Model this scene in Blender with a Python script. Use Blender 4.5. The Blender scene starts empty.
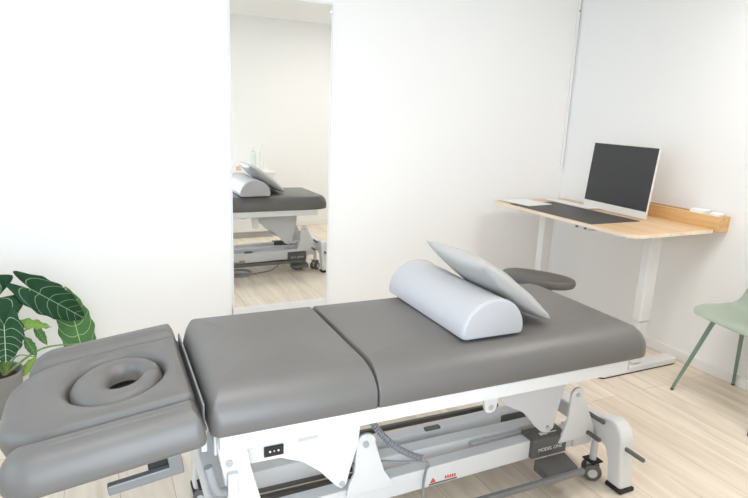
import bpy, bmesh, math, random
from mathutils import Vector, Matrix, Quaternion
random.seed(7)
S = bpy.context.scene
COL = S.collection
PI = math.pi

# ------------------------------------------------------------------ camera
cam_d = bpy.data.cameras.new('camera'); cam = bpy.data.objects.new('camera', cam_d); COL.objects.link(cam)
_r = Vector((0.90281, -0.42819, 0.03982)); _u = Vector((0.06398, 0.22532, 0.97218)); _b = Vector((-0.42525, -0.87515, 0.23081))
cam.matrix_world = Matrix(((_r.x, _u.x, _b.x, -3.2495), (_r.y, _u.y, _b.y, -3.4374), (_r.z, _u.z, _b.z, 1.4499), (0, 0, 0, 1)))
cam_d.sensor_fit = 'HORIZONTAL'; cam_d.sensor_width = 36; cam_d.lens = 28.29
cam_d.clip_start = 0.02
S.camera = cam

# ------------------------------------------------------------------ world, light, exposure
w = bpy.data.worlds.new('sky'); S.world = w; w.use_nodes = True
bg = w.node_tree.nodes['Background']; bg.inputs[0].default_value = (0.72, 0.86, 1.0, 1); bg.inputs[1].default_value = 2.0

def area(name, loc, rot, sx, sy, power, color):
    l = bpy.data.lights.new(name, 'AREA'); l.shape = 'RECTANGLE'; l.size = sx; l.size_y = sy
    l.energy = power; l.color = color
    o = bpy.data.objects.new(name, l); COL.objects.link(o); o.location = loc; o.rotation_euler = rot
    return o
# daylight through the window of the left wall
area('window_daylight', (-5.3, -1.95, 1.5), (0, -PI/2, 0), 1.9, 2.9, 36, (0.68, 0.88, 1.0))
# fill light through an added, unseen rear wall window behind the camera
area('rear_fill_light', (-3.22, -3.85, 1.45), (PI/2, 0, 0), 1.5, 2.0, 104, (0.80, 0.90, 1.0))
PANEL_POWER = (7, 10, 20)

S.view_settings.view_transform = 'Standard'; S.view_settings.look = 'None'
S.view_settings.gamma = 1; S.view_settings.use_curve_mapping = False
S.view_settings.exposure = -0.50
S.cycles.max_bounces = 12; S.cycles.diffuse_bounces = 8; S.cycles.glossy_bounces = 5
S.cycles.transparent_max_bounces = 8
S.cycles.use_denoising = True

# ------------------------------------------------------------------ materials
def mat(name, color, rough=0.5, metal=0.0, bump=None, spec=0.5, var=0.0, coat=0.0):
    m = bpy.data.materials.new(name); m.use_nodes = True
    nt = m.node_tree; b = nt.nodes['Principled BSDF']
    b.inputs['Base Color'].default_value = (*color, 1); b.inputs['Roughness'].default_value = rough
    b.inputs['Metallic'].default_value = metal; b.inputs['Specular IOR Level'].default_value = spec
    b.inputs['Coat Weight'].default_value = coat
    tc = nt.nodes.new('ShaderNodeTexCoord')
    if bump:
        n = nt.nodes.new('ShaderNodeTexNoise'); n.inputs['Scale'].default_value = bump[0]; n.inputs['Detail'].default_value = 4
        bp = nt.nodes.new('ShaderNodeBump'); bp.inputs['Strength'].default_value = bump[1]; bp.inputs['Distance'].default_value = bump[2] if len(bump) > 2 else 0.002
        nt.links.new(tc.outputs['Object'], n.inputs['Vector']); nt.links.new(n.outputs['Fac'], bp.inputs['Height'])
        nt.links.new(bp.outputs['Normal'], b.inputs['Normal'])
    if var:
        n2 = nt.nodes.new('ShaderNodeTexNoise'); n2.inputs['Scale'].default_value = 6; n2.inputs['Detail'].default_value = 3
        rp = nt.nodes.new('ShaderNodeValToRGB')
        rp.color_ramp.elements[0].position = .3; rp.color_ramp.elements[1].position = .7
        rp.color_ramp.elements[0].color = (*[c*(1-var) for c in color], 1); rp.color_ramp.elements[1].color = (*[min(1, c*(1+var)) for c in color], 1)
        nt.links.new(tc.outputs['Object'], n2.inputs['Vector']); nt.links.new(n2.outputs['Fac'], rp.inputs['Fac'])
        nt.links.new(rp.outputs['Color'], b.inputs['Base Color'])
    return m

def math_node(nt, op, a, b=None, c=None):
    n = nt.nodes.new('ShaderNodeMath'); n.operation = op
    for i, v in enumerate((a, b, c)):
        if v is None: continue
        if isinstance(v, (int, float)): n.inputs[i].default_value = v
        else: nt.links.new(v, n.inputs[i])
    return n.outputs[0]

def floor_mat():
    m = bpy.data.materials.new('pale_oak_planks'); m.use_nodes = True; nt = m.node_tree; b = nt.nodes['Principled BSDF']
    tc = nt.nodes.new('ShaderNodeTexCoord')
    mp = nt.nodes.new('ShaderNodeMapping'); mp.inputs['Rotation'].default_value = (0, 0, PI/2)
    nt.links.new(tc.outputs['Object'], mp.inputs['Vector'])
    br = nt.nodes.new('ShaderNodeTexBrick'); br.offset = .37; br.offset_frequency = 2
    br.inputs['Scale'].default_value = 1; br.inputs['Brick Width'].default_value = 1.4; br.inputs['Row Height'].default_value = .19
    br.inputs['Mortar Size'].default_value = .0015; br.inputs['Mortar Smooth'].default_value = .3; br.inputs['Bias'].default_value = 0
    br.inputs['Color1'].default_value = (.81, .70, .58, 1); br.inputs['Color2'].default_value = (.86, .77, .655, 1)
    br.inputs['Mortar'].default_value = (.50, .40, .30, 1)
    nt.links.new(mp.outputs['Vector'], br.inputs['Vector'])
    mg = nt.nodes.new('ShaderNodeMapping'); mg.inputs['Scale'].default_value = (14, 1.3, 1)
    nt.links.new(tc.outputs['Object'], mg.inputs['Vector'])
    n = nt.nodes.new('ShaderNodeTexNoise'); n.inputs['Scale'].default_value = 1.6; n.inputs['Detail'].default_value = 8; n.inputs['Distortion'].default_value = .6
    nt.links.new(mg.outputs['Vector'], n.inputs['Vector'])
    rp = nt.nodes.new('ShaderNodeValToRGB'); rp.color_ramp.elements[0].position = .32; rp.color_ramp.elements[1].position = .68
    rp.color_ramp.elements[0].color = (.86, .84, .81, 1); rp.color_ramp.elements[1].color = (1.06, 1.07, 1.08, 1)
    nt.links.new(n.outputs['Fac'], rp.inputs['Fac'])
    mx = nt.nodes.new('ShaderNodeMix'); mx.data_type = 'RGBA'; mx.blend_type = 'MULTIPLY'; mx.inputs[0].default_value = 1
    nt.links.new(br.outputs['Color'], mx.inputs[6]); nt.links.new(rp.outputs['Color'], mx.inputs[7])
    nt.links.new(mx.outputs[2], b.inputs['Base Color'])
    b.inputs['Roughness'].default_value = .42
    bp = nt.nodes.new('ShaderNodeBump'); bp.inputs['Strength'].default_value = .15; bp.inputs['Distance'].default_value = .001
    nt.links.new(n.outputs['Fac'], bp.inputs['Height']); nt.links.new(bp.outputs['Normal'], b.inputs['Normal'])
    return m

def wood_mat(name, c1, c2, along=1, scale=18):
    m = bpy.data.materials.new(name); m.use_nodes = True; nt = m.node_tree; b = nt.nodes['Principled BSDF']
    tc = nt.nodes.new('ShaderNodeTexCoord'); mp = nt.nodes.new('ShaderNodeMapping')
    sc = [scale, scale, scale]; sc[along] = scale*.07; mp.inputs['Scale'].default_value = sc
    n = nt.nodes.new('ShaderNodeTexNoise'); n.inputs['Scale'].default_value = 1.5; n.inputs['Detail'].default_value = 6; n.inputs['Distortion'].default_value = .4
    rp = nt.nodes.new('ShaderNodeValToRGB'); rp.color_ramp.elements[0].position = .35; rp.color_ramp.elements[1].position = .65
    rp.color_ramp.elements[0].color = (*c1, 1); rp.color_ramp.elements[1].color = (*c2, 1)
    nt.links.new(tc.outputs['Object'], mp.inputs['Vector']); nt.links.new(mp.outputs['Vector'], n.inputs['Vector'])
    nt.links.new(n.outputs['Fac'], rp.inputs['Fac']); nt.links.new(rp.outputs['Color'], b.inputs['Base Color'])
    b.inputs['Roughness'].default_value = .4
    return m

def leaf_mat(name, dark, light, vein):
    m = bpy.data.materials.new(name); m.use_nodes = True; nt = m.node_tree; b = nt.nodes['Principled BSDF']
    uv = nt.nodes.new('ShaderNodeUVMap'); sp = nt.nodes.new('ShaderNodeSeparateXYZ'); nt.links.new(uv.outputs[0], sp.inputs[0])
    ax = math_node(nt, 'ABSOLUTE', math_node(nt, 'SUBTRACT', sp.outputs[0], .5))      # 0 at the midrib, .5 at the edge
    mid = math_node(nt, 'LESS_THAN', ax, .011)
    q = math_node(nt, 'SUBTRACT', sp.outputs[1], math_node(nt, 'MULTIPLY', ax, .55))
    fr = math_node(nt, 'FRACT', math_node(nt, 'MULTIPLY', q, 6.5))
    side = math_node(nt, 'LESS_THAN', fr, .05)
    v = math_node(nt, 'MAXIMUM', mid, side)
    tc = nt.nodes.new('ShaderNodeTexCoord'); n = nt.nodes.new('ShaderNodeTexNoise'); n.inputs['Scale'].default_value = 30
    nt.links.new(tc.outputs['Object'], n.inputs['Vector'])
    m1 = nt.nodes.new('ShaderNodeMix'); m1.data_type = 'RGBA'; m1.inputs[6].default_value = (*dark, 1); m1.inputs[7].default_value = (*light, 1)
    nt.links.new(n.outputs['Fac'], m1.inputs[0])
    m2 = nt.nodes.new('ShaderNodeMix'); m2.data_type = 'RGBA'; m2.inputs[7].default_value = (*vein, 1)
    nt.links.new(v, m2.inputs[0]); nt.links.new(m1.outputs[2], m2.inputs[6]); nt.links.new(m2.outputs[2], b.inputs['Base Color'])
    b.inputs['Roughness'].default_value = .5; b.inputs['Specular IOR Level'].default_value = .22
    return m

M = dict(
    wall=mat('warm_white_wall_paint', (.89, .885, .88), .75, bump=(180, .12, .0006)),
    wall_cool=mat('white_wall_paint', (.88, .885, .89), .75, bump=(180, .12, .0006)),
    ceil=mat('ceiling_paint', (.86, .86, .85), .8, bump=(120, .1, .0006)),
    trim=mat('white_trim_paint', (.86, .86, .85), .45, bump=(60, .05)),
    floor=floor_mat(),
    vinyl=mat('grey_vinyl', (.140, .133, .127), .40, bump=(450, .22, .0004), var=.03),
    seam=mat('black_gap_rubber', (.03, .03, .03), .7, bump=(100, .1)),
    bolster=mat('light_grey_vinyl', (.47, .472, .495), .42, bump=(450, .2, .0004)),
    fabric=mat('pale_grey_vinyl_pillow', (.44, .435, .425), .48, bump=(40, .25, .004)),
    powder=mat('white_powder_coat', (.77, .775, .78), .35, bump=(300, .06)),
    powder2=mat('light_grey_powder_coat', (.62, .63, .65), .4, bump=(300, .06)),
    dgrey=mat('dark_grey_plastic', (.13, .125, .12), .5, bump=(200, .1)),
    mgrey=mat('mid_grey_steel', (.22, .225, .235), .4, metal=.3, bump=(200, .05)),
    black=mat('black_rubber', (.018, .018, .018), .55, bump=(150, .1)),
    chrome=mat('chrome', (.55, .57, .60), .35, metal=.6, bump=(80, .02)),
    cable=mat('grey_cable', (.30, .31, .33), .5, bump=(100, .05)),
    bcable=mat('coiled_cord_grey', (.22, .23, .25), .45, bump=(100, .05)),
    white=mat('white_print', (.85, .85, .85), .5, bump=(80, .02)),
    red=mat('red_print', (.75, .10, .05), .5, bump=(80, .02)),
    desk=wood_mat('birch_desktop', (.66, .44, .25), (.76, .55, .34), 1),
    bamboo=wood_mat('bamboo_box', (.62, .36, .14), (.78, .50, .23), 1, 24),
    edge=wood_mat('pale_birch_edge', (.80, .66, .50), (.88, .76, .62), 1),
    screen=mat('dark_screen', (.040, .041, .043), .45, bump=(3, .01)),
    alu=mat('light_aluminium', (.80, .79, .76), .35, metal=.15, bump=(200, .03)),
    mat_=mat('charcoal_desk_mat', (.075, .07, .068), .6, bump=(400, .2, .0004)),
    paper=mat('paper', (.88, .87, .86), .7, bump=(60, .05)),
    green=mat('sage_green_plastic', (.37, .43, .36), .45, bump=(300, .05)),
    greenm=mat('sage_green_metal', (.20, .29, .24), .35, metal=.1, bump=(300, .04)),
    stool=mat('dark_grey_stool_vinyl', (.115, .11, .105), .45, bump=(400, .15, .0004)),
    pot=mat('grey_pot', (.22, .215, .21), .6, bump=(40, .1), var=.06),
    soil=mat('potting_soil', (.05, .035, .025), .9, bump=(60, .8, .01), var=.4),
    stem=mat('green_stem', (.20, .33, .09), .45, bump=(60, .1), var=.2),
    sheath=mat('dry_brown_sheath', (.45, .30, .14), .7, bump=(60, .3), var=.3),
    leafv=leaf_mat('dark_leaf_bright_veins', (.012, .050, .022), (.022, .085, .034), (.42, .54, .36)),
    leaf=leaf_mat('dark_veined_leaf', (.008, .040, .017), (.016, .070, .027), (.22, .34, .20)),
    leafg=leaf_mat('mid_green_veined_leaf', (.055, .15, .05), (.10, .23, .075), (.42, .58, .28)),
    leafy=leaf_mat('fresh_green_leaf', (.17, .32, .06), (.26, .42, .09), (.40, .55, .18)),
    cab=mat('white_cabinet', (.84, .84, .83), .4, bump=(80, .03)),
    cabgrey=mat('grey_plinth', (.45, .46, .46), .5, bump=(80, .05)),
    bottle=mat('white_bottle_plastic', (.86, .86, .84), .3, bump=(80, .02)),
    bottleg=mat('pale_green_bottle_plastic', (.74, .82, .78), .25, bump=(80, .02)),
    orange=mat('orange_plastic', (.72, .48, .32), .4, bump=(80, .03)),
)
def mirror_mat():
    m = mat('mirror_silver', (.93, .94, .92), 0.0, metal=1.0)
    return m
M['mirror'] = mirror_mat()
def glass_mat():
    m = bpy.data.materials.new('window_glass'); m.use_nodes = True; nt = m.node_tree; nt.nodes.remove(nt.nodes['Principled BSDF'])
    out = nt.nodes['Material Output']; t = nt.nodes.new('ShaderNodeBsdfTransparent'); g = nt.nodes.new('ShaderNodeBsdfGlossy'); g.inputs['Roughness'].default_value = .02
    f = nt.nodes.new('ShaderNodeFresnel'); f.inputs[0].default_value = 1.45; mx = nt.nodes.new('ShaderNodeMixShader')
    nt.links.new(f.outputs[0], mx.inputs[0]); nt.links.new(t.outputs[0], mx.inputs[1]); nt.links.new(g.outputs[0], mx.inputs[2]); nt.links.new(mx.outputs[0], out.inputs[0])
    return m
M['glass'] = glass_mat()
def emit_mat(name, color, s):
    m = mat(name, color, .5); b = m.node_tree.nodes['Principled BSDF']
    b.inputs['Emission Color'].default_value = (*color, 1); b.inputs['Emission Strength'].default_value = s
    return m
M['diffuser'] = emit_mat('fill_panel_diffuser', (1, .93, .84), 4.0)  # glowing face of the added ceiling panels

# ------------------------------------------------------------------ mesh helpers
class MB:
    def __init__(s): s.v = []; s.f = []
    def add(s, vs, fs, tf=None):
        o = len(s.v); s.v += [tuple(tf(Vector(p)) if tf else p) for p in vs]; s.f += [tuple(i+o for i in f) for f in fs]; return s
    def box(s, x0, x1, y0, y1, z0, z1, tf=None):
        vs = [(x, y, z) for z in (z0, z1) for y in (y0, y1) for x in (x0, x1)]
        return s.add(vs, [(0, 2, 3, 1), (4, 5, 7, 6), (0, 1, 5, 4), (2, 6, 7, 3), (0, 4, 6, 2), (1, 3, 7, 5)], tf)
    def loops(s, L, cap0=True, cap1=True, tf=None, closed=True):
        n = len(L[0]); vs = [p for l in L for p in l]; fs = []
        for k in range(len(L)-1):
            for i in range(n if closed else n-1):
                j = (i+1) % n; fs.append((k*n+i, k*n+j, (k+1)*n+j, (k+1)*n+i))
        if cap0: fs.append(tuple(reversed(range(n))))
        if cap1: fs.append(tuple(range((len(L)-1)*n, len(L)*n)))
        return s.add(vs, fs, tf)
    def prism(s, pts, a0, a1, axis='y', tf=None):
        # pts: (p,q) outline; axis y -> (p,a,q); axis x -> (a,p,q); axis z -> (p,q,a)
        def mk(p, a):
            return (p[0], a, p[1]) if axis == 'y' else (a, p[0], p[1]) if axis == 'x' else (p[0], p[1], a)
        return s.loops([[mk(p, a0) for p in pts], [mk(p, a1) for p in pts]], tf=tf)
    def tube(s, path, rad, n=10, tf=None, caps=True):
        P = [Vector(p) for p in path]; rads = rad if isinstance(rad, (list, tuple)) else [rad]*len(P)
        L = []; t0 = (P[1]-P[0]).normalized(); nrm = t0.orthogonal().normalized()
        for i, p in enumerate(P):
            t = (P[min(i+1, len(P)-1)]-P[max(i-1, 0)]).normalized()
            nrm = (nrm - t*nrm.dot(t)).normalized(); bn = t.cross(nrm)
            L.append([tuple(p+(nrm*math.cos(2*PI*k/n)+bn*math.sin(2*PI*k/n))*rads[i]) for k in range(n)])
        return s.loops(L, caps, caps, tf)
    def cyl(s, a, b, r0, r1=None, n=24, tf=None): return s.tube([a, b], [r0, r0 if r1 is None else r1], n, tf)
    def lathe(s, prof, c=(0, 0), n=32, tf=None, cap=True):
        return s.loops([[(c[0]+r*math.cos(2*PI*k/n), c[1]+r*math.sin(2*PI*k/n), z) for k in range(n)] for r, z in prof], cap, cap, tf)
    def obj(s, name, m, parent=None, bevel=0, seg=2, smooth=35, subd=0):
        me = bpy.data.meshes.new(name); me.from_pydata(s.v, [], s.f); me.update()
        bm = bmesh.new(); bm.from_mesh(me); bmesh.ops.recalc_face_normals(bm, faces=bm.faces); bm.to_mesh(me); bm.free()
        me.materials.append(m)
        if smooth:
            me.shade_smooth(); me.set_sharp_from_angle(angle=math.radians(smooth))
        o = bpy.data.objects.new(name, me); COL.objects.link(o)
        if bevel:
            md = o.modifiers.new('bevel', 'BEVEL'); md.width = bevel; md.segments = seg; md.limit_method = 'ANGLE'; md.angle_limit = math.radians(30)
            md.harden_normals = True
        if subd:
            md = o.modifiers.new('smooth', 'SUBSURF'); md.levels = subd; md.render_levels = subd
        if parent: o.parent = parent
        return o

def tag(o, label=None, cat=None, group=None, kind=None):
    if label: o['label'] = label
    if cat: o['category'] = cat
    if group: o['group'] = group
    if kind: o['kind'] = kind
    return o
def thing(name, label, cat, loc=(0, 0, 0), rz=0, group=None):
    o = bpy.data.objects.new(name, None); COL.objects.link(o); o.location = loc; o.rotation_euler = (0, 0, rz); o.empty_display_size = .1
    return tag(o, label, cat, group)
def struct(name, mb, m, bevel=0): return tag(mb.obj(name, m, bevel=bevel), kind='structure')

def bez(pts, n=24):
    """smooth path through points (Catmull-Rom)"""
    P = [Vector(p) for p in pts]; P = [P[0]*2-P[1]] + P + [P[-1]*2-P[-2]]; out = []
    for i in range(1, len(P)-2):
        for k in range(n):
            t = k/n; a, b, c, d = P[i-1:i+3]
            out.append(tuple(.5*((2*b)+(c-a)*t+(2*a-5*b+4*c-d)*t*t+(3*b-a-3*c+d)*t**3)))
    out.append(tuple(P[-2])); return out

def rrect(x0, x1, y0, y1, rad, n=8):
    """rounded rectangle, rad = 4 corner radii (x0y0, x1y0, x1y1, x0y1), ccw"""
    out = []
    for (cx, cy, sx, sy, r, a0) in ((x0, y0, 1, 1, rad[0], PI), (x1, y0, -1, 1, rad[1], 1.5*PI), (x1, y1, -1, -1, rad[2], 0), (x0, y1, 1, -1, rad[3], .5*PI)):
        ox, oy = cx+sx*r, cy+sy*r
        for k in range(n+1):
            a = a0+.5*PI*k/n; out.append((ox+r*math.cos(a), oy+r*math.sin(a)))
    return out

def cushion_mb(x0, x1, y0, y1, z0, z1, rad, R=.05, mult=(1, 1, 1, 1), crown=.008, tf=None, n=10, rb=.012, Rv=None):
    """upholstered pad: rounded plan, rolled top edge, slight crown"""
    Rv = Rv or (z1-z0)*.72
    def ring(d):
        rr = [max(r-d, .004) for r in rad]
        return rrect(x0+d*mult[0], x1-d*mult[1], y0+d*mult[2], y1-d*mult[3], rr, n)
    L = [[(x, y, z0) for x, y in ring(rb)], [(x, y, z0+rb*.3) for x, y in ring(rb*.3)], [(x, y, z0+rb) for x, y in ring(0)]]
    K = 12
    for k in range(K+1):
        a = .5*PI*k/K; L.append([(x, y, z1-Rv+Rv*math.sin(a)) for x, y in ring(R*(1-math.cos(a)))])
    base = ring(R); cx, cy = (x0+x1)/2, (y0+y1)/2
    for s_ in (.97, .92, .84, .72, .56, .38, .2, .05):
        L.append([(cx+(x-cx)*s_, cy+(y-cy)*s_, z1+crown*(1-s_**3)) for x, y in base])
    return MB().loops(L, tf=tf)

# ------------------------------------------------------------------ the room
RX0, RY0, H = -5.0, -3.5, 2.41
struct('floor', MB().box(RX0-.2, .2, RY0-.2, .2, -.1, 0), M['floor'])
struct('ceiling', MB().box(RX0-.2, .2, RY0-.2, .2, H, H+.1), M['ceil'])
struct('wall_back', MB().box(RX0-.2, .2, .015, .2, 0, H), M['wall'])
struct('wall_right', MB().box(0, .2, RY0, .015, 0, H), M['wall_cool'])
rx0, rx1, rz0, rz1 = -3.98, -2.47, .45, 2.25
struct('wall_rear', MB().box(RX0-.2, rx0, RY0-.2, RY0, 0, H).box(rx1, .2, RY0-.2, RY0, 0, H).box(rx0, rx1, RY0-.2, RY0, 0, rz0).box(rx0, rx1, RY0-.2, RY0, rz1, H), M['wall'])
wf2 = MB().box(rx0, rx0+.05, RY0-.12, RY0-.06, rz0, rz1).box(rx1-.05, rx1, RY0-.12, RY0-.06, rz0, rz1).box(rx0, rx1, RY0-.12, RY0-.06, rz0, rz0+.05).box(rx0, rx1, RY0-.12, RY0-.06, rz1-.05, rz1)
win2 = struct('rear_fill_window', wf2, M['trim'], .004)  # window added out of view to carry the frontal fill light
MB().box(rx0+.05, rx1-.05, RY0-.094, RY0-.088, rz0+.05, rz1-.05).obj('pane', M['glass'], win2)
wy0, wy1, wz0, wz1 = -3.3, -.6, .55, 2.25
struct('wall_left', MB().box(RX0-.2, RX0, RY0, wy0, 0, H).box(RX0-.2, RX0, wy1, .015, 0, H).box(RX0-.2, RX0, wy0, wy1, 0, wz0).box(RX0-.2, RX0, wy0, wy1, wz1, H), M['wall'])
wf = MB()
for (a, b) in ((wy0, wy0+.05), (wy1-.05, wy1), ((wy0+wy1)/2-.025, (wy0+wy1)/2+.025)): wf.box(RX0-.12, RX0-.06, a, b, wz0, wz1)
wf.box(RX0-.12, RX0-.06, wy0, wy1, wz0, wz0+.05).box(RX0-.12, RX0-.06, wy0, wy1, wz1-.05, wz1)
win = struct('window_1', wf, M['trim'], .004)
pane = MB().box(RX0-.094, RX0-.088, wy0+.05, wy1-.05, wz0+.05, wz1-.05).obj('pane', M['glass'], win)
MB().box(RX0-.06, RX0+.04, wy0, wy1, wz0-.03, wz0-.001).obj('window_sill', M['trim'], win, bevel=.004)
struct('baseboard_back', MB().box(RX0, -.013, .002, .015, 0, .075), M['trim'], .003)
struct('baseboard_right', MB().box(-.013, 0, RY0+.013, .015, 0, .065), M['trim'], .003)
struct('baseboard_rear', MB().box(RX0, -.013, RY0, RY0+.013, 0, .07), M['trim'], .003)
struct('baseboard_left', MB().box(RX0, RX0+.013, RY0+.013, .002, 0, .07), M['trim'], .003)
for k, (lx, ly, lab) in enumerate(((-3.7, -2.5, 'added flat white ceiling fill panel nearest the window wall'), (-2.72, -2.0, 'middle one of three added flat white ceiling fill panels'), (-.70, -2.1, 'added flat white ceiling fill panel nearest the desk wall'))):
    t = thing('ceiling_fill_light', lab, 'ceiling light', (lx, ly, H), group='added ceiling fill panels')  # panels added out of view to brighten the room evenly
    MB().box(-.32, .32, -.32, .32, -.03, 0).obj('light_frame', M['trim'], t, bevel=.004)
    MB().box(-.30, .30, -.30, .30, -.034, -.0302).obj('diffuser', M['diffuser'], t)
    a = area('panel_fill_lamp', (0, 0, -.045), (0, 0, 0), .58, .58, PANEL_POWER[k], (1, .96, .92)); a.parent = t

# conduit strip in the corner
c = thing('corner_cable_strip', 'slim white cable strip running down the wall corner above the desk', 'cable strip', (-.024, .002, 1.06))
MB().box(-.004, .012, -.003, .012, 0, 1.35).obj('strip', M['wall'], c, bevel=.004)
MB().cyl((.004, -.0032, 1.135), (.004, -.006, 1.135), .005).obj('screw', M['dgrey'], c)

# ------------------------------------------------------------------ wall mirror
t = thing('wall_mirror', 'tall narrow frameless mirror on the white back wall', 'mirror', (-2.2155, 0, .18))
x0, x1, z0, z1 = -.3045, .3045, .053, 1.859
MB().box(x0, x1, .0006, .0145, z0, z1).obj('mirror_backing', M['powder2'], t)
MB().box(x0+.004, x1-.004, -.0004, .0004, z0, z1).obj('mirror_glass', M['mirror'], t)
fr = MB().box(x0-.003, x0+.006, -.004, .0145, 0, z1).box(x1-.006, x1+.003, -.004, .0145, 0, z1).box(x0, x1, -.004, .0145, z1-.004, z1+.01)
fr.obj('mirror_edge', M['powder'], t, bevel=.001)
MB().box(x0-.003, x1+.003, -.012, .0145, -.03, z0).obj('lower_rail', M['powder'], t, bevel=.003)

# ------------------------------------------------------------------ treatment table (local: x = towards the feet, y = towards the back wall)
TT = thing('treatment_table', 'grey padded treatment table with white wheeled lifting frame and face hole', 'treatment table', (-2.5159, -2.0102, 0), -.0135)
W = .667
R_, J_ = .06, .022
cushion_mb(-.492, -.004, -.002, W, .5785, .699, (.035, .010, .010, .09), .13, (.45, .08, 1, .42), .008, rb=.008, Rv=.095).obj('seat_cushion', M['vinyl'], TT, smooth=60)
cushion_mb(.000, 1.15, -.002, W, .5785, .699, (.010, .07, .14, .010), .13, (.08, .8, 1, .42), .008, rb=.008, Rv=.095).obj('leg_cushion', M['vinyl'], TT, smooth=60)
MB().box(-.008, .003, .03, W-.03, .588, .645).obj('joint_gap', M['seam'], TT)

# head section, tilted down towards its outer end
ang = math.radians(7.5)
def tilt(p):
    px, pz = -.50, .60; dx, dz = p.x-px, p.z-pz
    return Vector((px+dx*math.cos(ang)-dz*math.sin(ang)*1, p.y, pz+dx*math.sin(ang)+dz*math.cos(ang)))
HZ = .674
# centre pad with oval face opening
def pad_with_hole():
    n = 16; N = 4*(n+1)
    cx, cy, ax, ay = -.706, .342, .134, .150
    def dens(P):
        out = []; q = len(P)//4
        for k in range(4):
            out += P[k*q:(k+1)*q]; a, b = P[(k+1)*q-1], P[((k+1)*q) % len(P)]
            out += [(a[0]+(b[0]-a[0])*t/14, a[1]+(b[1]-a[1])*t/14) for t in range(1, 14)]
        return out
    def ring(d): return dens(rrect(-1.01+d*1.6, -.508-d*.5, .104+d*.5, .562-d*.5, [max(r-d, .004) for r in (.15, .03, .03, .15)], n))
    outer = ring(.045)
    angs = [math.atan2((y-cy)/ay, (x-cx)/ax) for x, y in outer]
    def ell(e): return [(cx+(ax+e)*math.cos(a), cy+(ay+e)*math.sin(a)) for a in angs]
    L = [[(x, y, HZ-.085) for x, y in ring(.004)], [(x, y, HZ-.06) for x, y in ring(0)]]
    for k in range(11):
        a = .5*PI*k/10; L.append([(x, y, HZ-.045+.045*math.sin(a)) for x, y in ring(.045*(1-math.cos(a)))])
    inn = ell(.028)
    for s_ in (.2, .4, .6, .8): L.append([((1-s_)*p[0]+s_*q[0], (1-s_)*p[1]+s_*q[1], HZ+.004*math.sin(PI*s_)) for p, q in zip(outer, inn)])
    for k in range(11):
        a = .5*PI*k/10; L.append([(x, y, HZ-.04+.04*math.cos(a)) for x, y in ell(.028-.028*math.sin(a))])
    L.append([(x, y, HZ-.085) for x, y in ell(0)])
    L.append(L[0])
    return MB().loops(L, False, False, tf=tilt)
pad_with_hole().obj('head_cushion', M['vinyl'], TT, smooth=60)
# arm pads either side
cushion_mb(-.99, -.505, -.03, .112, .580, .676, (.085, .03, .02, .05), .066, (1.2, .5, 1, .8), .003, tilt, Rv=.08).obj('arm_cushion', M['vinyl'], TT, smooth=60)
cushion_mb(-.97, -.505, .554, .703, .585, .686, (.05, .02, .03, .085), .066, (1.2, .5, .8, 1), .003, tilt, Rv=.08).obj('arm_cushion', M['vinyl'], TT, smooth=60)
# face ring (open horseshoe whose ends meet at the seat side)
def face_ring():
    cx, cy = -.706, .342; L = []; n = 20; K = 72
    for k in range(K+1):
        s_ = k/K; a = math.radians(.3+359.4*s_)
        e = min(s_, 1-s_)/.05; tp = 1 if e >= 1 else .80+.2*math.sqrt(max(0, 1-(1-e)**2))
        wdt = .043-.011*math.cos(a); rx, ry = .131-wdt, .147-wdt
        c_ = Vector((cx+rx*math.cos(a), cy+ry*math.sin(a), HZ-.034)); nrm = Vector((math.cos(a)/rx, math.sin(a)/ry, 0)).normalized()
        # stretch the ring's end into a point on the seat side
        wd = wdt*tp; hd = .037*tp
        ring = []
        for j in range(n):
            b = 2*PI*j/n; ring.append(tuple(c_+nrm*(wd*math.cos(b))+Vector((0, 0, hd*math.sin(b)*(1 if math.sin(b) > 0 else .9)))))
        L.append(ring)
    return MB().loops(L, tf=tilt)
fr_ = face_ring().obj('face_ring', M['vinyl'], TT, smooth=60)
# base board under the head pads and hinge
MB().box(-.93, -.56, .06, .20, .548, .570, tilt).obj('head_support', M['dgrey'], TT, bevel=.004); MB().box(-.93, -.56, .48, .61, .548, .570, tilt).obj('head_support', M['dgrey'], TT, bevel=.004)
hg = MB().cyl((-.507, .02, .605), (-.507, W-.02, .605), .007)
hg.obj('hinge_rod', M['dgrey'], TT)
for y in (.03, W-.06): MB().box(-.515, -.499, y, y+.03, .53, .60).obj('hinge_bracket', M['powder2'], TT, bevel=.003)
MB().box(-.5045, -.4985, .06, W-.06, .56, .655).obj('hinge_plate', M['mgrey'], TT, bevel=.001)
# arm pad lever
lv = MB().box(-.76, -.60, -.004, .018, .512, .540, tilt).box(-.61, -.575, -.004, .018, .512, .570, tilt)
lv.obj('adjusting_lever', M['mgrey'], TT, bevel=.004)
MB().box(-.66, -.59, .02, .06, .525, .57, tilt).obj('lever_housing', M['seam'], TT, bevel=.004)
MB().cyl((-.567, .0, .56), (-.567, .03, .56), .009).obj('lever_pivot', M['chrome'], TT)

# top frame
tf_ = MB()
tf_.box(-.470, 1.03, .004, .034,   .530, .578).box(-.470, 1.03, W-.034, W-.004,   .530, .578)
for x in (-.470, .0, .48, .97): tf_.box(x, x+.03, .034, W-.034, .535, .575)
tf_.obj('top_frame', M['powder'], TT, bevel=.003)
MB().box(1.03, 1.044, .01, .03, .535, .577).obj('end_clip', mat('beige_clip', (.55, .50, .42), .4, bump=(80, .03)), TT, bevel=.002)
MB().box(-.478, -.4705, .05, .062, .50, .585).obj('end_plate', M['powder2'], TT, bevel=.002)

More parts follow.
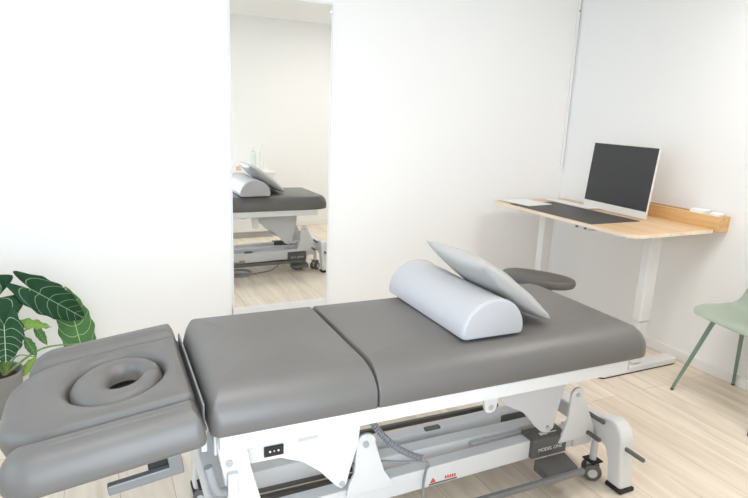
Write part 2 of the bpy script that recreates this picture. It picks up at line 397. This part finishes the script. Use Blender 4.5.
# gusset plates (head end / foot end), near and far
tri = [(-.40, .545), (-.385, .405), (-.27, .403), (-.20, .372), (-.141, .323), (-.085, .258), (-.065, .243), (-.048, .255), (-.037, .304), (-.012, .39), (-.005, .46), (-.015, .545)]
pan = [(.50, .535), (.545, .46), (.592, .405), (.687, .352), (.747, .285), (.782, .253), (.818, .243), (.842, .258), (.850, .313), (.865, .383), (.880, .43), (.885, .535)]
for y, lab in ((.12, 1), (W-.12, 0)):
    s_ = 1 if lab else -1
    g = MB().prism(tri, y, y+s_*.008).obj('gusset_plate', M['powder'], TT, bevel=.002)
    MB().cyl((-.065, y-s_*.006, .262), (-.065, y, .262), .009).obj('bolt', M['chrome'], g)
    g = MB().prism(pan, y+s_*.03, y+s_*.038).obj('gusset_plate', M['powder2'], TT, bevel=.002)
    MB().cyl((.812, y+s_*.022, .268), (.812, y+s_*.03, .268), .008).obj('bolt', M['chrome'], g)
# round cross tube behind the first gusset and the inner shelf
MB().cyl((-.02, .18, .43), (-.02, W-.18, .43), .030, n=28).obj('cross_tube', M['powder2'], TT)
MB().prism([(-.385, .36), (-.385, .452), (-.08, .452), (-.08, .40), (-.20, .36)], .30, .31).obj('inner_plate', M['powder2'], TT, bevel=.002)
# control switch on the near gusset
sw = MB().box(-.322, -.262, .112, .1198, .419, .452).obj('control_switch', M['black'], TT, bevel=.002)
for x in (-.305, -.292, -.279): MB().cyl((x, .1095, .437), (x, .112, .437), .0032 if x != -.292 else .002, n=12).obj('switch_mark', M['white'], sw)
# sticker remains
MB().box(-.215, -.15, .1185, .1199, .445, .47).obj('label_plate', M['powder2'], TT)

# pivot posts on the base beams
def arcpts(cx, cz, r, a0, a1, n=8): return [(cx+r*math.cos(math.radians(a0+(a1-a0)*k/n)), cz+r*math.sin(math.radians(a0+(a1-a0)*k/n))) for k in range(n+1)]
postA = [(-.03, .175), (-.022, .22), (-.004, .26)] + arcpts(.035, .365, .035, 190, -10) + [(.105, .25), (.135, .20), (.145, .175)]
postB = [(.885, .175), (.90, .21), (.92, .27)] + arcpts(.957, .375, .033, 190, 0) + [(1.03, .29), (1.068, .215), (1.075, .175)]
for y, s_ in ((.155, 1), (W-.155, -1)):
    g = MB().prism(postA, y, y+s_*.012).obj('pivot_post', M['powder'], TT, bevel=.003)
    MB().cyl((.032, y-s_*.006, .363), (.032, y, .363), .011).obj('bolt', M['chrome'], g)
    g = MB().prism(postB, y, y+s_*.012).obj('pivot_post', M['powder'], TT, bevel=.003)
    MB().cyl((.957, y-s_*.005, .378), (.957, y, .378), .009).obj('bolt', M['chrome'], g)
# head-end swing arms (wide plates going down from the frame), with bolt
swing = [(-.475, .545), (-.392, .545), (-.375, .44), (-.318, .21), (-.42, .21), (-.452, .42)]
for y, s_ in ((.055, 1), (W-.055, -1)):
    g = MB().prism(swing, y, y+s_*.045).obj('swing_arm', M['powder'], TT, bevel=.005)
    MB().cyl((-.437, y-s_*.006, .465), (-.437, y, .465), .011).obj('bolt', M['chrome'], g)
# small brackets under the rails
for y in (.11, W-.11):
    g = MB().prism([(.455, .535), (.52, .535), (.524, .435)] + arcpts(.498, .436, .026, 0, -180, 8), y, y+.012).obj('rail_bracket', M['powder'], TT, bevel=.002)
    MB().cyl((.498, y-.004, .432), (.498, y, .432), .010).obj('bolt', M['chrome'], g)

# base beams (slightly rising towards the feet)
def beamz(x, z): return z+(x-.3)*.022
for y0_, y1_, dz in ((.18, .235, 0), (W-.235, W-.18, -.022)):
    vs = []
    for x in (-.42, 1.0):
        vs += [(x, y0_, beamz(x, .112)+dz), (x, y1_, beamz(x, .112)+dz), (x, y1_, beamz(x, .192)+dz), (x, y0_, beamz(x, .192)+dz)]
    MB().add(vs, [(0, 1, 2, 3), (4, 7, 6, 5), (0, 4, 5, 1), (1, 5, 6, 2), (2, 6, 7, 3), (3, 7, 4, 0)]).obj('base_beam', M['powder'], TT, bevel=.004)
# lifting arm through the middle and actuator
MB().box(.08, .95, .30, .36, .105, .190).obj('lifting_arm', M['powder'], TT, bevel=.005)
MB().cyl((.10, .39, .095), (.55, .39, .100), .022).obj('actuator_tube', M['powder2'], TT)
MB().box(.55, .80, .27, .29, .165, .185).obj('linkage', M['powder2'], TT, bevel=.003)
MB().box(-.40, 1.0, .428, .446, .066, .086).obj('dark_lower_strip', M['dgrey'], TT, bevel=.003)  # dark strip standing in for the shaded underside of the far beam
MB().box(-.40, .20, .428, .446, .030, .050).obj('dark_lower_strip', M['dgrey'], TT, bevel=.003)
# near and far foot rail bars
for y in (.052, W-.052):
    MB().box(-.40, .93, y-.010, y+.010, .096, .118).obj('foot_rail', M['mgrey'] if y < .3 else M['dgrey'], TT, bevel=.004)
MB().box(.86, 1.06, .22, .25, .115, .14).obj('centre_bar', M['dgrey'], TT, bevel=.003)

# red printed sticker on each beam: triangle mark and a row of small red marks over a dark bar
def sticker(y, s_, dz=0):
    zz = lambda x: beamz(x, .126)
    yb = y-s_*.0012
    lab = MB().box(.305, .425, yb, y, .118+dz, .124+dz, lambda p: Vector((p.x, p.y, p.z+(p.x-.3)*.022))).obj('warning_sticker', M['dgrey'], TT)
    m = MB().prism([(.308, .1275+dz), (.334, .1275+dz), (.321, .148+dz)], yb, y)
    m.obj('red_triangle', M['red'], lab); m = MB()
    for k in range(5):
        x = .372+k*.010; m.box(x, x+.007, yb, y, .131+dz, .143+dz)
    m.obj('red_print', M['red'], lab)
sticker(.1798, 1); sticker(W-.1798, -1, -.022)

# model cover and pedal box, near and far, with lettering
def text_mesh(s, size):
    cu = bpy.data.curves.new('lettering', 'FONT'); cu.body = s; cu.size = size; cu.extrude = .0004; cu.align_x = 'CENTER'; cu.align_y = 'CENTER'
    o = bpy.data.objects.new('tmp', cu); COL.objects.link(o); bpy.context.view_layer.update()
    me = bpy.data.meshes.new_from_object(o.evaluated_get(bpy.context.evaluated_depsgraph_get())); bpy.data.objects.remove(o)
    return me
def cover(side):
    near = side == 0
    f = (lambda p: p) if near else (lambda p: Vector((p.x+.05, W-p.y, p.z-.045)))
    cv = MB().prism([(.160, .130), (.160, .203), (.166, .209), (.240, .216), (.240, .130)], .760, .932, axis='x', tf=f).obj('beam_cover', M['dgrey'], TT, bevel=.003)
    me = text_mesh('MODEL ONE', .021); me.materials.append(M['white'])
    o = bpy.data.objects.new('lettering', me); COL.objects.link(o); o.parent = cv
    if near: o.matrix_local = Matrix.Translation((.848, .1592, .163)) @ Matrix.Rotation(PI/2, 4, 'X')
    else: o.matrix_local = Matrix.Translation((.898, W-.1592, .118)) @ Matrix.Rotation(PI, 4, 'Z') @ Matrix.Rotation(PI/2, 4, 'X')
    # small logo strokes on the sloping top
    lg = MB()
    for k, (a, b_) in enumerate(((0, .012), (.015, .022), (.025, .036))): lg.box(.815+a, .815+b_, .185, .200, .2095, .2135, f)
    lg.box(.86, .90, .190, .194, .2100, .2135, f)
    lg.obj('logo_print', M['white'], cv)
    pd = MB().prism([(.070, .082), (.070, .104), (.078, .112), (.158, .130), (.158, .082)], .770, .925, axis='x', tf=f).obj('foot_pedal', M['dgrey'], TT, bevel=.005)
    MB().box(.80, .87, .09, .15, .065, .0815, f).obj('pedal_hinge', M['black'], pd, bevel=.003)
    MB().cyl(tuple(f(Vector((.775, .12, .070)))), tuple(f(Vector((.86, .13, .070)))), .010).obj('pedal_spring', M['chrome'], pd)
cover(0); cover(1)

# arched feet with rubber shoes, at both ends
arch = [(-.006, .016), (.010, .13), (.020, .205), (.032, .245), (.055, .272), (.085, .280), (.13, .268), (.20, .243), (.334, .238)]
inner = [(.334, .165), (.19, .165), (.13, .165), (.098, .150), (.080, .110), (.066, .016)]
full = arch + [(W-a, b) for a, b in reversed(arch[:-1])] + [(W-a, b) for a, b in reversed(inner)][:-1] + inner[0:1] + inner[1:]
def foot(xa, xb):
    # split so that the outline stays one clean loop
    pts = arch + [(W-a, b) for a, b in reversed(arch[:-1])] + [(W-a, b) for a, b in reversed(inner[1:])] + inner[0:]
    g = MB().prism(pts, xa, xb, axis='x').obj('arched_foot', M['powder'], TT, bevel=.012, seg=3)
    for y in (0, 1):
        f = (lambda p: p) if not y else (lambda p: Vector((p.x, W-p.y, p.z)))
        MB().box(xa-.003, xb+.003, -.010, .070, 0, .0175, f).obj('rubber_shoe', M['black'], g, bevel=.004)
    return g
foot(1.078, 1.150); foot(-.47, -.40)
# beam ends run into the feet
for y in (.17, W-.25): MB().box(.98, 1.079, y, y+.08, .13, .205).obj('beam_end', M['powder'], TT, bevel=.004)
# castors
def castor(x, y):
    g = MB().cyl((x, y, .055), (x, y, .17), .014).box(x-.022, x+.022, y-.010, y+.010, .045, .085).obj('castor', M['powder2'], TT, bevel=.003)
    for dy in (-.022, .022):
        rz = lambda p: Vector((x+(p.x-x)*.82+(p.y-y)*.57, y-(p.x-x)*.57+(p.y-y)*.82, p.z))
        wv = MB(); prof = [(.004, -.012), (.028, -.012), (.036, -.007), (.037, 0), (.036, .007), (.028, .012), (.004, .012)]
        wv.lathe(prof, tf=lambda p, yy=y+dy: rz(Vector((x+p.x, yy+p.z, .0372+p.y)))).obj('wheel', M['dgrey'], g, smooth=40)
        hb = MB().cyl(tuple(rz(Vector((x, y+dy-.0125, .0372)))), tuple(rz(Vector((x, y+dy+.0125, .0372)))), .019); hb.obj('wheel_hub', M['powder2'], g)
    MB().box(x-.028, x+.028, y-.03, y+.03, .079, .086).obj('castor_guard', M['black'], g, bevel=.002)
for x in (1.055, -.435):
    for y in (.128, W-.128): castor(x, y)
# brake pedal rods
for x, y0_, y1_, z in ((1.035, .085, .175, .196), (1.105, -.070, .03, .183), (1.06, .10, .19, .262), (1.035, W-.175, W-.085, .196), (1.105, W-.03, W+.070, .183), (1.06, W-.19, W-.10, .262)):
    MB().tube([(x, y0_, z), (x, y0_+.004, z), (x, y1_-.004, z), (x, y1_, z)], [.006, .009, .009, .006], 14).obj('brake_pedal_rod', M['dgrey'], TT)
# head end foot bar (bent)
MB().tube(bez([(-.50, .02, .49), (-.492, .02, .45), (-.475, .03, .40), (-.44, .06, .375)], 6), .012, 12).obj('release_handle', M['cable'], TT)
MB().box(-.445, -.415, .035, .055, .37, .44).obj('handle_bracket', M['powder2'], TT, bevel=.003)
# grip on far foot rail
MB().box(.43, .50, .427, .45, .173, .184).obj('pinch_guard', M['dgrey'], TT, bevel=.003)
# coiled cord
def coil():
    A, B = Vector((-.015, .03, .53)), Vector((.185, .04, .345)); C = Vector((.06, .02, .405)); pts = []
    N = 26; K = N*10
    def P(t): return A*(1-t)**2+C*2*t*(1-t)+B*t*t
    for k in range(K+1):
        t = k/K; c_ = P(t); tan = (P(min(t+.01, 1))-P(max(t-.01, 0))).normalized(); n1 = tan.cross(Vector((0, 1, 0))).normalized(); n2 = tan.cross(n1)
        a = 2*PI*N*t; pts.append(tuple(c_+(n1*math.cos(a)+n2*math.sin(a))*.0085))
    return MB().tube(pts, .0030, 6)
coil().obj('coiled_cord', M['bcable'], TT, smooth=60)
MB().tube(bez([(.183, .04, .345), (.215, .06, .31), (.25, .10, .262), (.272, .15, .215), (.278, .172, .15), (.275, .17, .08), (.26, .15, .02), (.20, .19, .008), (.05, .30, .008)], 10), .0048, 8).obj('straight_cord', M['cable'], TT, smooth=60)
MB().tube(bez([(.21, .058, .315), (.15, .12, .29), (.08, .20, .26), (.02, .26, .225)], 8), .0045, 8).obj('cord_branch', M['cable'], TT, smooth=60)

# loose cable on the floor under the table
def local(p):
    a = -.0135; return (-2.5159+p[0]*math.cos(a)-p[1]*math.sin(a), -2.0102+p[0]*math.sin(a)+p[1]*math.cos(a), p[2])
pts = []
for k in range(60):
    a = 2*PI*k/24; pts.append((.33+.12*math.cos(a)+.02*math.sin(k*.3), .50+.10*math.sin(a), .008+.0025*k/10))
pts += [(.45, .58, .02), (.55, .52, .008), (.66, .48, .010), (.76, .42, .05), (.84, .36, .10)]
tag(MB().tube([local(p) for p in bez(pts, 3)], .0055, 8).obj('floor_cable', M['cable'], smooth=60), 'grey cable looped loosely on the floor beneath the treatment table', 'cable')

# ------------------------------------------------------------------ bolster
def bolster():
    # D profile in (x, z), swept along y
    hw, hh = .126, .125
    prof = []
    for k in range(25):
        a = PI*k/24; prof.append((hw*math.cos(a), .020+(hh-.012)*math.sin(a)))
    prof = [(hw-.012, .0), (hw-.002, .005)] + prof + [(-hw+.002, .005), (-hw+.012, .0)]
    L = []
    ys = [(-.285, .90), (-.284, .955), (-.280, .985), (-.274, 1.0), (-.262, 1.0), (.262, 1.0), (.274, 1.0), (.280, .985), (.284, .955), (.285, .90)]
    for y, s_ in ys: L.append([(x*s_, y, .055+(z-.055)*s_) for x, z in prof])
    return MB().loops(L)
ba = -.0135
bo = thing('bolster', 'light grey half round bolster cushion lying across the treatment table', 'bolster', local((.474, .385, .7075)), ba)
bolster().obj('bolster_body', M['bolster'], bo, smooth=50)
sm = MB()
for y in (-.272, .272):
    sm = MB(); L = []
    pr = [(.127*math.cos(PI*k/24), y, .020+.114*math.sin(PI*k/24)) for k in range(25)]
    sm.tube(pr, .0016, 6)
    sm.obj('seam_piping', M['bolster'], bo)

# ------------------------------------------------------------------ pillow leaning on the bolster
def pillow_mb(Lx, Ly, T):
    n = 28; top = []; bot = []
    for j in range(n+1):
        for i in range(n+1):
            a, b = 2*i/n-1, 2*j/n-1
            e = (max(0, 1-a*a)*max(0, 1-b*b))**.42
            # sides pulled in between the corners
            x = a*Lx/2*(1-.07*(1-b*b)**1.0*abs(a)**2*1.0); x = a*Lx/2*(1-.06*(1-b*b)*a*a)
            y = b*Ly/2*(1-.06*(1-a*a)*b*b)
            wr = .003*math.sin(9*a+4*b)*math.sin(7*b)*e
            top.append((x, y, T/2*e+wr)); bot.append((x, y, -T/2*e))
    m = MB(); N = n+1
    f = [(j*N+i, j*N+i+1, (j+1)*N+i+1, (j+1)*N+i) for j in range(n) for i in range(n)]
    m.add(top, f); m.add(bot, [tuple(reversed(q)) for q in f]); return m
pi_ = thing('square_pillow', 'pale grey square pillow leaning slanted against the bolster', 'pillow', local((.606, .345, .835)), ba)
pb = pillow_mb(.390, .415, .095)
sl = math.radians(36)
pm = pb.obj('pillow_body', M['fabric'], pi_, smooth=70)
bm = bmesh.new(); bm.from_mesh(pm.data); bmesh.ops.remove_doubles(bm, verts=bm.verts, dist=.0004); bmesh.ops.recalc_face_normals(bm, faces=bm.faces); bm.to_mesh(pm.data); bm.free()
pi_.rotation_euler = (0, sl, ba)

# ------------------------------------------------------------------ desk
DK = thing('desk', 'birch topped sit stand desk with white legs by the right wall', 'desk', (-.40, -.74, 0))
def dl(x, y, z): return (x+.40, y+.74, z)
out = rrect(-.735+.4, -.105+.4, -1.335+.74, -.145+.74, (.07, .01, .01, .02), 8)
MB().prism(out, .847, .868, axis='z').obj('desktop', M['desk'], DK, bevel=.0025)
ed = rrect(-.7355+.4, -.1045+.4, -1.3355+.74, -.1445+.74, (.0705, .0105, .0105, .0205), 8)
MB().prism(ed, .8475, .8665, axis='z').obj('edge_band', M['edge'], DK)
for y in (-1.185, -.315):
    lg = MB().box(*[v for v in (-.045, .045)], y+.74-.03, y+.74+.03, .31, .83).obj('leg_column', M['powder'], DK, bevel=.012, seg=3)
    MB().box(-.038, .038, y+.74-.024, y+.74+.024, .045, .31).obj('inner_column', M['powder'], lg, bevel=.010, seg=3)
    MB().prism(rrect(-.30, .33, y+.74-.04, y+.74+.04, (.03,)*4, 6), .008, .042, axis='z').obj('foot', M['powder'], lg, bevel=.004)
    MB().prism(rrect(-.297, .327, y+.74-.037, y+.74+.037, (.028,)*4, 6), 0, .008, axis='z').obj('foot_pad', M['black'], lg)
    MB().box(-.27, .27, y+.74-.03, y+.74+.03, .822, .8465).obj('top_bracket', M['powder'], lg, bevel=.004)
MB().box(-.06, .06, -1.16+.74, -.34+.74, .80, .8465).obj('cross_frame', M['powder'], DK, bevel=.004)
hc = MB().box(-.325, -.27, -1.02+.74, -.90+.74, .828, .8465).obj('height_control', M['powder2'], DK, bevel=.003)
for y in (-.26, -.195): MB().box(-.329, -.3251, y, y+.018, .832, .843).obj('control_button', M['dgrey'], hc)

tag(MB().prism(rrect(-.725, -.335, -1.03, -.30, (.008,)*4, 4), .8681, .8712, axis='z').obj('desk_mat', M['mat_'], bevel=.001), 'charcoal rectangular desk mat lying on the birch desktop', 'desk mat')
tag(MB().box(-.11, .11, -.13, .13, 0, .004, lambda p: Matrix.Rotation(.12, 3, 'Z') @ p + Vector((-.575, -.285, .8713))).obj('paper_pad', M['paper'], bevel=.001), 'white paper pad on the far corner of the desk beside the mat', 'paper')
kb = thing('keyboard', 'slim white keyboard on the desk left of the screen', 'keyboard', (-.30, -.42, .8713))
MB().box(-.045, .045, -.20, .20, 0, .007).obj('keyboard_body', M['alu'], kb, bevel=.003)
kk = MB()
for a in range(5):
    for b in range(14): kk.box(-.040+a*.0162, -.040+a*.0162+.0135, -.194+b*.0278, -.194+b*.0278+.0245, .0071, .0085)
kk.obj('keys', M['paper'], kb)

# monitor
my0, my1 = -.985, -.515
MN = thing('monitor', 'wide computer monitor with dark blank screen and white chin on the desk', 'monitor', (-.265, -.748, .8685), 0)
rot = lambda p: Matrix.Rotation(-.07, 3, 'Z') @ (Matrix.Rotation(math.radians(5), 3, 'Y') @ p)
MB().box(.0, .014, -.268, .268, .006, .428, rot).obj('housing', M['alu'], MN, bevel=.002)
MB().box(-.0015, -.0001, -.2665, .2665, .050, .4265, rot).obj('screen', M['screen'], MN)
MB().box(-.0012, -.0001, -.268, .268, .006, .0495, rot).obj('chin', M['alu'], MN)
MB().prism([(.034, .20), (.034, .16), (.115, .010), (.115, .0), (.01, .0), (.01, .006), (.085, .008), (.030, .16)], -.08, .08, axis='y').obj('stand', M['alu'], MN, bevel=.001)

# bamboo box on the wall behind the desk
BX = thing('wooden_cable_box', 'orange bamboo open box on the wall along the desk back', 'box', (-.052, -1.04, .853))
b_ = MB().box(-.050, -.038, -.31, .31, 0, .088).box(.038, .0505, -.31, .31, 0, .088).box(-.038, .038, -.31, -.298, 0, .088).box(-.038, .038, .298, .31, 0, .088).box(-.038, .038, -.298, .298, 0, .012)
b_.obj('box_body', M['bamboo'], BX, bevel=.0015)
MB().box(-.0502, -.0376, -.31, .31, .0882, .0905).obj('box_rim', M['edge'], BX)
# white things in the box
tag(MB().prism(rrect(-.088, -.02, -1.24, -1.15, (.01,)*4, 4), .8655, .962, axis='z').obj('white_charger', M['paper'], bevel=.006), 'white plastic charger standing in the bamboo box', 'charger')
tag(MB().prism(rrect(-.080, -.022, -1.325, -1.27, (.01,)*4, 4), .8655, .955, axis='z').obj('tissue_packet', M['paper'], bevel=.008), 'small white packet at the open box end nearest the green chair', 'packet')

# ------------------------------------------------------------------ green chair (faces the table, back to the wall)
CH = thing('green_chair', 'sage green plastic shell chair with slim metal legs by the wall', 'chair', (-.270, -1.712, 0), -.155)
def shell():
    prof = [(-.140, .448), (-.132, .460), (-.11, .467), (-.07, .466), (-.02, .460), (.03, .455), (.08, .456), (.125, .466), (.158, .492), (.176, .53), (.187, .58), (.195, .64), (.202, .70), (.208, .76), (.212, .80), (.213, .815)]
    P = [Vector(p) for p in bez([(a, 0, b) for a, b in prof], 4)]
    n = 20; top = []; bot = []; K = len(P)
    for k, p in enumerate(P):
        s_ = k/(K-1)
        hw = .212 if s_ < .40 else .212-(s_-.40)*.17
        if s_ < .10: hw = .212-.05*(1-s_/.10)**2
        if s_ > .93: hw *= math.sqrt(max(.05, 1-((s_-.93)/.07)**2*.6))
        t = (P[min(k+1, K-1)]-P[max(k-1, 0)]).normalized(); nr = Vector((-t.z, 0, t.x))
        for j in range(n+1):
            b = 2*j/n-1
            rise = .022*abs(b)**2.6*(1+1.2*math.sin(PI*min(1, s_*1.1)))
            q = p+Vector((0, b*hw, 0))+nr*rise
            if s_ < .12: q.z -= .0*abs(b)
            top.append(tuple(q)); bot.append(tuple(q-nr*.007))
    m = MB(); N = n+1
    f = [(k*N+j, k*N+j+1, (k+1)*N+j+1, (k+1)*N+j) for k in range(K-1) for j in range(n)]
    o = len(top); m.add(top, f); m.add(bot, [tuple(reversed(q)) for q in f])
    bd = [j for j in range(N)] + [k*N+n for k in range(1, K)] + [(K-1)*N+j for j in range(n-1, -1, -1)] + [k*N for k in range(K-2, 0, -1)]
    m.f += [(a, b, b+o, a+o) for a, b in zip(bd, bd[1:]+bd[:1])]
    return m
shell().obj('seat_shell', M['green'], CH, smooth=60, subd=1)
MB().box(-.08, .13, -.13, .13, .434, .448).obj('seat_bracket', M['greenm'], CH, bevel=.004)
for (tx, ty, bx_, by_) in ((-.07, .13, -.178, .228), (.12, .12, .225, .200), (-.07, -.13, -.178, -.262), (.12, -.12, .225, -.235)):
    l = MB().cyl((tx, ty, .448), (bx_, by_, .006), .0125, .0085, 18).obj('leg', M['greenm'], CH)
    MB().cyl((bx_, by_, .008), (bx_, by_, 0), .0095, .009, 18).obj('leg_cap', M['black'], l)

# ------------------------------------------------------------------ stool between table and desk
ST = thing('saddle_stool', 'dark grey saddle stool behind the treatment table in front of the desk', 'stool', (-.955, -.90, 0), math.radians(-57))
def saddle():
    n = 40; L = []
    def ring(sx, sy, z):
        return [(  .215*sx*math.cos(2*PI*k/n), .125*sy*math.sin(2*PI*k/n)*(1+.12*math.cos(4*PI*k/n)), z + .0*math.cos(2*PI*k/n)**2) for k in range(n)]
    for s_, z in ((.5, .505), (.85, .507), (.96, .515), (1, .528), (.99, .545), (.95, .554), (.85, .559), (.6, .560), (.3, .558), (.05, .557)):
        L.append(ring(1-(1-s_)*.9, s_, z))
    return MB().loops(L)
saddle().obj('stool_seat', M['stool'], ST, smooth=60)
MB().cyl((0, 0, .28), (0, 0, .506), .014).obj('gas_piston', M['chrome'], ST)
MB().cyl((0, 0, .08), (0, 0, .30), .025).obj('gas_column', M['black'], ST)
MB().cyl((.03, .0, .50), (.12, -.09, .495), .005).obj('height_lever', M['black'], ST)
for k in range(5):
    a = 2*PI*k/5+.3; ca, sa = math.cos(a), math.sin(a)
    l = MB().tube([(0, 0, .10), (.11*ca, .11*sa, .09), (.23*ca, .23*sa, .068)], [.022, .017, .012], 12).obj('base_arm', M['dgrey'], ST)
    wv = MB().cyl((.235*ca-.012*sa, .235*sa+.012*ca, .025), (.235*ca+.012*sa, .235*sa-.012*ca, .025), .025)
    wv.cyl((.23*ca, .23*sa, .03), (.23*ca, .23*sa, .07), .006)
    wv.obj('castor', M['black'], l)

# ------------------------------------------------------------------ potted plant
PL = thing('potted_plant', 'large alocasia with dark white veined leaves in a grey pot', 'plant', (-3.735, -.45, 0))
def pl(x, z, y=-.42): return (x+3.735, y+.45, z)
pot = MB().lathe([(.088, 0), (.092, .004), (.106, .185), (.110, .205), (.108, .21), (.101, .208), (.096, .16), (.094, .155)], c=(.028, 0), n=48)
pot.obj('pot', M['pot'], PL, smooth=50)
MB().lathe([(.0955, .168), (.08, .176), (.04, .182), (.005, .184)], c=(.028, 0), n=32).obj('soil', M['soil'], PL)
def leaf(name, m, base, tip, side, hw, droop=.04, fold=.25, lobes=.28, seed=0, wavy=.006, shape=1):
    """arrow shaped leaf: base = where the stalk meets, tip; side = direction of the half blade"""
    B, T = Vector(base), Vector(tip); ax = T-B; Ln = ax.length; d = ax.normalized(); s_ = Vector(side); s_ = (s_-d*s_.dot(d)).normalized(); nn = d.cross(s_)
    if nn.z < 0: nn = -nn
    nu, nv = 14, 26; me_v = []; uvs = []
    for j in range(nv+1):
        v = j/nv
        if shape: wv = (math.sin(PI*min(1, (v*.9+.10))**.75))**.8 if v < 1 else 0
        else: wv = math.sin(PI*(.04+.96*v))**.85 if v < 1 else 0
        wv = max(wv, 0.0); w_ = hw*wv
        for i in range(nu+1):
            u = 2*i/nu-1; au = abs(u)
            back = lobes*Ln*math.sin(PI*.78*au**1.1)*(1-v)**2.2
            al = v*Ln-back
            off = fold*w_*au - droop*4*(v-.35)**2*(1 if v > .35 else .4) + wavy*math.sin(v*22+seed+3*(u > 0))*au**2
            p = B+d*al+s_*(u*w_*(1+.05*math.sin(v*30+seed)))+nn*off
            me_v.append(tuple(p)); uvs.append((.5+.5*u*wv, v-.0*au))
    f = [(j*(nu+1)+i, j*(nu+1)+i+1, (j+1)*(nu+1)+i+1, (j+1)*(nu+1)+i) for j in range(nv) for i in range(nu)]
    me = bpy.data.meshes.new(name); me.from_pydata(me_v, [], f); uvl = me.uv_layers.new(name='UVMap')
    for lp in me.loops: uvl.data[lp.index].uv = uvs[lp.vertex_index]
    me.materials.append(m); me.shade_smooth()
    o = bpy.data.objects.new(name, me); COL.objects.link(o); o.parent = PL
    md = o.modifiers.new('thick', 'SOLIDIFY'); md.thickness = .0012
    return o
root = (.06, .01, .18)
def stalk(to, mid=None, r=.0045, frm=root):
    a, b = Vector(frm), Vector(to); m_ = Vector(mid) if mid else (a+b)/2+Vector((-.01, 0, .05))
    MB().tube(bez([tuple(a), tuple(m_), tuple(b)], 10), [r*1.5-(r*.8)*k/20 for k in range(21)], 8).obj('stalk', M['stem'], PL, smooth=60)
# (base, tip, side, halfwidth)
Ls = [
    ('leaf', M['leaf'], pl(-3.665, .565, -.47), pl(-3.90, .47, -.62), (.3, .5, .9), .125, .03, .12, .36, 1),
    ('leaf', M['leafv'], pl(-3.643, .455, -.53), pl(-3.648, .285, -.56), (1, -.15, 0), .080, .0, .10, .45, 2),
    ('leaf', M['leaf'], pl(-3.540, .580, -.42), pl(-3.312, .385, -.38), (.45, .25, .75), .078, .035, .35, .35, 3),
    ('leaf', M['leafg'], pl(-3.355, .250, -.33), pl(-3.405, .545, -.30), (1, .1, .1), .080, .0, .10, .30, 4),
    ('leaf', M['leafy'], pl(-3.585, .420, -.44), pl(-3.470, .388, -.42), (.1, .9, .5), .030, .005, .2, .3, 5),
    ('leaf', M['leafg'], pl(-3.542, .400, -.40), pl(-3.498, .280, -.38), (.8, .1, .3), .020, .0, .2, .0, 6),
    ('leaf', M['leafg'], pl(-3.582, .350, -.42), pl(-3.545, .235, -.40), (.9, .1, .3), .022, .0, .2, .0, 7),
    ('leaf', M['leafy'], pl(-3.545, .243, -.42), pl(-3.612, .150, -.42), (.7, .1, -.6), .022, .0, .2, .0, 8),
    ('leaf', M['leaf'], pl(-3.745, .34, -.55), pl(-3.735, .15, -.60), (1, 0, 0), .05, .0, .1, .3, 9),
    ('leaf', M['leaf'], pl(-3.80, .52, -.42), pl(-3.95, .34, -.45), (.3, .5, .8), .09, .03, .15, .3, 10),
]
for a in Ls:
    leaf(a[0], a[1], a[2], a[3], a[4], a[5], a[6], a[7], a[8], a[9], shape=0 if a[8] == 0 else 1)
    if a[8] > 0: stalk(a[2])
stalk(pl(-3.582, .350, -.42)); stalk(pl(-3.542, .40, -.40)); stalk(pl(-3.545, .243, -.42), r=.003)
MB().tube(bez([root, (.075, .02, .24), (.085, .03, .30)], 6), [.012-.009*k/12 for k in range(13)], 8).obj('dry_sheath', M['sheath'], PL, smooth=60)

# ------------------------------------------------------------------ cabinet at the rear wall, with bottles
CB = thing('white_cabinet', 'low white cabinet with grey plinth seen in the mirror', 'cabinet', (-1.91, -3.20, 0))
MB().box(-.47, .485, -.285, .27, .065, .705).obj('cabinet_body', M['cab'], CB, bevel=.003)
MB().box(-.46, .475, -.285, .262, 0, .065).obj('plinth', M['cabgrey'], CB)
MB().box(-.48, .50, -.285, .285, .7055, .735).obj('countertop', M['cab'], CB, bevel=.004)
for x0_, x1_ in ((-.465, .005), (.012, .482)):
    MB().box(x0_, x1_, .2705, .286, .075, .700).obj('cabinet_door', M['cab'], CB, bevel=.002)
def bottle(x, y, m, h, r, lab, pump):
    t = thing('pump_bottle', lab, 'bottle', (x, y, .735), group='bottles on the cabinet')
    MB().lathe([(r*.9, 0), (r, .006), (r, h*.70), (r*.85, h*.76), (r*.4, h*.80), (r*.4, h*.84)], n=28).obj('bottle_body', m, t, smooth=50)
    MB().lathe([(r*.48, h*.84), (r*.48, h*.90), (r*.2, h*.905), (r*.2, h)], n=20).obj('pump', M['bottle'], t, smooth=50)
    MB().box(-.008, .008, 0, .04, h*.97, h).obj('nozzle', M['bottle'], t, bevel=.003)
bottle(-1.615, -3.10, M['bottleg'], .255, .032, 'pale green pump bottle on the cabinet seen in the mirror', 1)
bottle(-1.515, -3.10, M['bottle'], .285, .031, 'taller white pump bottle on the cabinet, right of the green one', 1)
j = thing('orange_jar', 'small orange jar on the cabinet behind the pillow in the mirror', 'jar', (-1.785, -3.08, .735))
MB().lathe([(.022, 0), (.025, .003), (.025, .045), (.022, .05)], n=24).obj('jar_body', M['orange'], j, smooth=50)
MB().lathe([(.024, .0505), (.024, .062), (.02, .064)], n=24).obj('jar_lid', M['white'], j, smooth=50)
